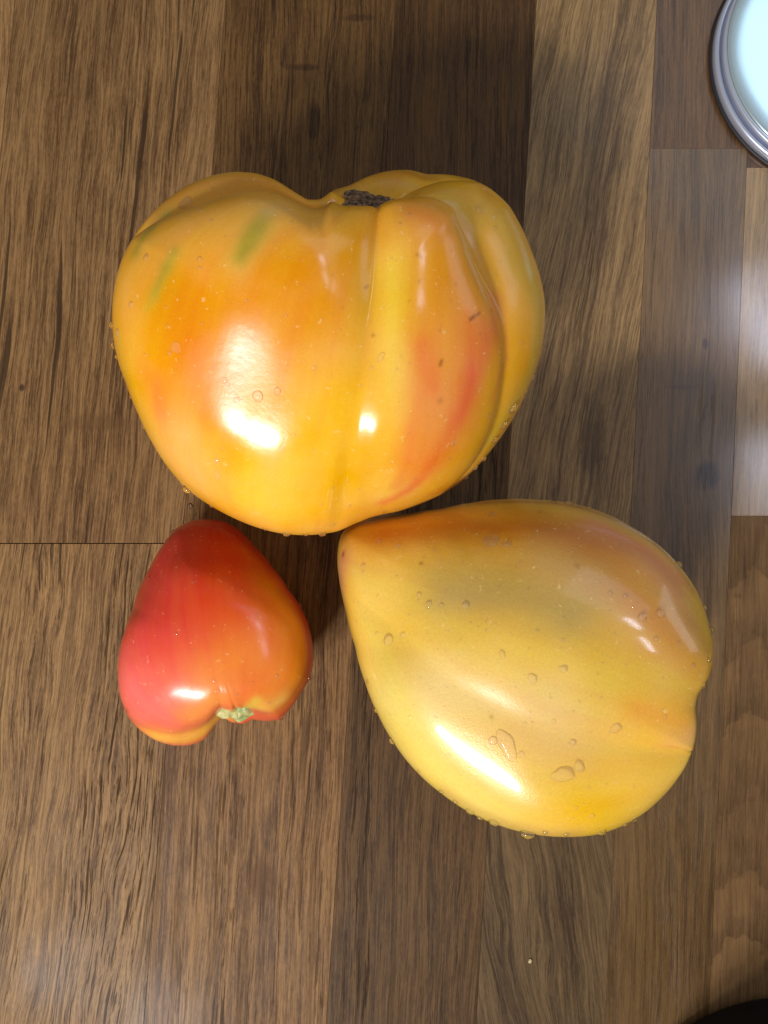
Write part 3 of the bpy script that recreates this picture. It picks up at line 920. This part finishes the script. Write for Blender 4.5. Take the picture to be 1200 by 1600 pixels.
drops(right, [
    (568, 884, 6), (567, 894, 4), (592, 846, 5), (622, 853, 6, 0.4), (655, 929, 6), (654, 938, 3), (607, 1000, 12, 0.5), (630, 992, 7), (589, 990, 5),
    (670, 943, 7, 0.35), (690, 945, 5), (728, 945, 8, 0.4), (768, 845, 14, 0.25, 1.3, 0.2), (792, 850, 9, 0.25), (832, 1060, 8, 0.5, 1.5, 0.8), (785, 1022, 6, 0.4, 1.5, 0.7),
    (880, 1045, 9, 0.25), (770, 1157, 9, 0.5), (792, 1164, 17, 0.28, 1.8, 0.1), (815, 1178, 6), (880, 1210, 15, 0.3, 1.5, 0.3), (905, 1197, 9, 0.4, 1.5, 0.8),
    (962, 1138, 9, 0.4, 1.4, 0.1), (895, 1160, 7, 0.4), (1003, 965, 9, 0.5), (1032, 958, 10, 0.4), (977, 932, 5), (953, 927, 5), (1025, 998, 5), (880, 1000, 4),
    (825, 1301, 13, 0.75), (772, 1284, 9, 0.7), (735, 1267, 8, 0.7), (750, 1277, 6, 0.7), (606, 1162, 7, 0.8), (940, 1300, 7, 0.7), (990, 1283, 6, 0.7), (975, 1288, 5, 0.7),
    (889, 788, 7, 0.8), (865, 786, 5, 0.8), (920, 795, 5, 0.8), (905, 793, 4, 0.8), (1065, 880, 7, 0.8), (1110, 985, 7, 0.8), (1098, 1072, 5, 0.8), (1108, 1030, 5, 0.8), (1101, 950, 5, 0.8),
    (724, 790, 6, 0.6), (770, 803, 8, 0.25), (820, 1130, 4), (865, 1127, 5), (700, 1180, 5), (655, 1205, 4, 0.7), (690, 1236, 5, 0.7), (712, 1252, 5, 0.7), (852, 1300, 5, 0.7),
    (885, 1303, 5, 0.7), (900, 1262, 4), (925, 1275, 5), (920, 1230, 3), (1083, 1040, 5), (960, 990, 3), (760, 985, 3), (700, 985, 3), (640, 960, 3), (720, 1000, 3), (1060, 1005, 4),
    (560, 940, 3), (620, 900, 3), (590, 930, 3), (575, 1065, 4, 0.8), (588, 1110, 4, 0.8), (840, 985, 4, 0.3), (860, 1090, 3), (1040, 1120, 4), (845, 800, 4, 0.7), (800, 1235, 4),
    (990, 1230, 3), (1020, 1170, 3), (770, 1080, 3), (680, 1120, 3),
])
drops(small, [
    (301, 909, 3.5), (275, 990, 3), (247, 1092, 7, 0.3), (340, 1080, 5, 0.4), (334, 1064, 4, 0.3), (433, 1056, 4), (468, 947, 5, 0.8), (262, 846, 5, 0.7), (232, 905, 4, 0.7),
    (303, 1016, 2.5), (370, 1085, 3), (420, 1098, 3), (290, 1150, 3), (270, 830, 4, 0.7), (300, 875, 2.5), (230, 1060, 2.5), (400, 960, 2.5), (350, 1050, 2.5), (439, 1122, 4, 0.8),
    (485, 1060, 4, 0.8), (310, 1120, 2.5), (200, 1110, 3, 0.8),
])
# fine spray: specks of water too small to count, one part for each tomato
def spray(T, n, lo, hi):
    q = project(T.P)
    x0, y0 = q.min(0); x1, y1 = q.max(0)
    V, Fc = [], []
    na = 7
    k = 0
    while k < n:
        px, py = random.uniform(x0, x1), random.uniform(y0, y1)
        d = at(px, py, 0.0) - CAM
        loc, nr_, i_, dist = T.bvh.ray_cast(Vector(CAM), Vector(d).normalized())
        k += 1
        if loc is None: continue
        r = random.uniform(lo, hi) * (1.0 if random.random() < 0.8 else 1.7) * dist / F
        n_ = Vector(nr_)
        u = n_.orthogonal().normalized(); w = n_.cross(u)
        c = Vector(loc) - Vector(T.base)
        b = len(V)
        for (rr, zz) in ((1.0, -0.1), (0.8, 0.32)):
            for a in range(na):
                t = 2 * math.pi * a / na
                V.append(c + u * (r * rr * math.cos(t)) + w * (r * rr * math.sin(t)) + n_ * (r * zz))
        V.append(c + n_ * (r * 0.52))
        for a in range(na):
            a2 = (a + 1) % na
            Fc.append((b + a, b + a2, b + na + a2, b + na + a))
            Fc.append((b + na + a, b + na + a2, b + 2 * na))
    m = mesh_from('water_spray', V, Fc)
    m.materials.append(water)
    o = bpy.data.objects.new('water_spray', m)
    COL.objects.link(o)
    o.parent = T.root
    o['kind'] = 'stuff'


spray(big, 260, 0.8, 1.7)
spray(right, 420, 0.8, 1.7)
spray(small, 90, 0.7, 1.4)
# drops fallen on the wood
p = at(297, 791, 0.0)
o = link('water_drop', BEAD[0])
o.location = Vector(p); o.scale = (5 * PX, 4.5 * PX, 2.6 * PX)
tag(o, 'tiny water drop on the wood above the red tomato tip', 'water drop')

# crumbs
cg = G('crumb')
cg.b.inputs['Base Color'].default_value = (*srgb(206, 186, 140), 1)
cg.b.inputs['Roughness'].default_value = 0.7
p = at(828, 1501, 0.0)
bm = bmesh.new()
bmesh.ops.create_icosphere(bm, subdivisions=2, radius=1.0)
for vv in bm.verts:
    vv.co *= 1 + 0.25 * math.sin(vv.co.x * 4 + vv.co.y * 3) * math.cos(vv.co.z * 5)
me = bpy.data.meshes.new('crumb'); bm.to_mesh(me); bm.free()
o = link('crumb', me, cg.mat)
o.location = Vector(p) + Vector((0, 0, 1.6 * PX)); o.scale = (2.4 * PX, 3.2 * PX, 1.8 * PX)
tag(o, 'pale bread crumb on the wood below the yellow heart-shaped tomato', 'crumb')


# ---------------------------------------------------------------- white lid, upper right
def lathe(name, prof, n=128, close=True):
    V, Fc = [], []
    for (r, z) in prof:
        for k in range(n):
            a = 2 * math.pi * k / n
            V.append((r * math.cos(a), r * math.sin(a), z))
    for i in range(len(prof) - 1):
        for k in range(n):
            Fc.append((i * n + k, i * n + (k + 1) % n, (i + 1) * n + (k + 1) % n, (i + 1) * n + k))
    if prof[-1][0] < 1e-4 and close: pass
    return mesh_from(name, V, Fc)


lc = at(1320, 85, 0.004)
RL = 208 * PX * 0.985
lid = bpy.data.objects.new('jar_lid', None)
COL.objects.link(lid)
lid.location = (lc[0], lc[1], 0)
tag(lid, 'shiny white round jar lid with a ridged metal edge', 'lid')
mm = G('lid_metal')
mm.b.inputs['Base Color'].default_value = (0.60, 0.66, 0.80, 1)
mm.b.inputs['Metallic'].default_value = 0.6
geo = mm.n('ShaderNodeNewGeometry')
mm.set(mm.b.inputs['Roughness'], mm.m('ADD', 0.28, mm.m('MULTIPLY', mm.noise(geo.outputs['Position'], 200, 3), 0.15)))
wm = G('lid_enamel')
geo = wm.n('ShaderNodeNewGeometry')
wn = wm.noise(geo.outputs['Position'], 40, 3)
wm.set(wm.b.inputs['Base Color'], wm.mix(wn, (0.64, 0.86, 0.98, 1), (0.72, 0.92, 1.0, 1)))  # blue of the sky's reflection tinted into the white top's colour
wm.b.inputs['Roughness'].default_value = 0.26
wm.b.inputs['Metallic'].default_value = 0.8
wm.b.inputs['Coat Weight'].default_value = 0.6
dk = G('lid_gasket')
dk.b.inputs['Base Color'].default_value = (0.02, 0.02, 0.025, 1)
dk.b.inputs['Roughness'].default_value = 0.5

link('rim', lathe('rim', [(RL - 0.003, 0.0006), (RL - 0.0006, 0.0006), (RL, 0.0014), (RL, 0.0030), (RL - 0.0004, 0.0037), (RL - 0.0011, 0.0039),
                          (RL - 0.0015, 0.0036), (RL - 0.0016, 0.0030), (RL - 0.004, 0.0030)]), mm.mat).parent = lid
link('gasket', lathe('gasket', [(0.02, 0.0001), (RL + 0.0005, 0.0001), (RL + 0.0007, 0.0006), (RL + 0.0003, 0.0011), (RL - 0.004, 0.0011)]), dk.mat).parent = lid
link('neck', lathe('neck', [(RL - 0.0019, 0.0028), (RL - 0.0019, 0.0044), (RL - 0.0016, 0.0047), (RL - 0.0016, 0.0056), (RL - 0.0020, 0.0060), (RL - 0.004, 0.0060)]), mm.mat).parent = lid
link('top', lathe('top', [(RL - 0.0030, 0.0052), (RL - 0.0024, 0.0064), (RL - 0.0026, 0.0069), (RL - 0.0034, 0.0072), (RL - 0.008, 0.0073), (RL * 0.5, 0.0074), (0.00001, 0.0074)]), wm.mat).parent = lid

# ---------------------------------------------------------------- black pot, lower right corner
bc = at(1236, 1864, 0.0)
RB = float(np.linalg.norm(bc - at(1200, 1549, 0.0)))
pot = bpy.data.objects.new('black_pot', None)
COL.objects.link(pot)
pot.location = (bc[0], bc[1], 0)
tag(pot, 'edge of a matt black round pot in the bottom right corner', 'pot')
bk = G('black_enamel')
geo = bk.n('ShaderNodeNewGeometry')
bn = bk.noise(geo.outputs['Position'], 300, 3)
bk.set(bk.b.inputs['Base Color'], bk.mix(bn, (0.003, 0.0035, 0.004, 1), (0.006, 0.007, 0.008, 1)))
bk.b.inputs['Roughness'].default_value = 0.6
bk.b.inputs['Specular IOR Level'].default_value = 0.2
link('body', lathe('body', [(0.00001, 0.0006), (RB - 0.004, 0.0006), (RB - 0.001, 0.0015), (RB, 0.004), (RB, 0.195), (RB + 0.0012, 0.1965), (RB + 0.0012, 0.198),
                            (RB - 0.001, 0.198), (RB - 0.0022, 0.196), (RB - 0.0022, 0.006), (RB - 0.005, 0.0035), (0.00001, 0.0035)], 96), bk.mat).parent = pot
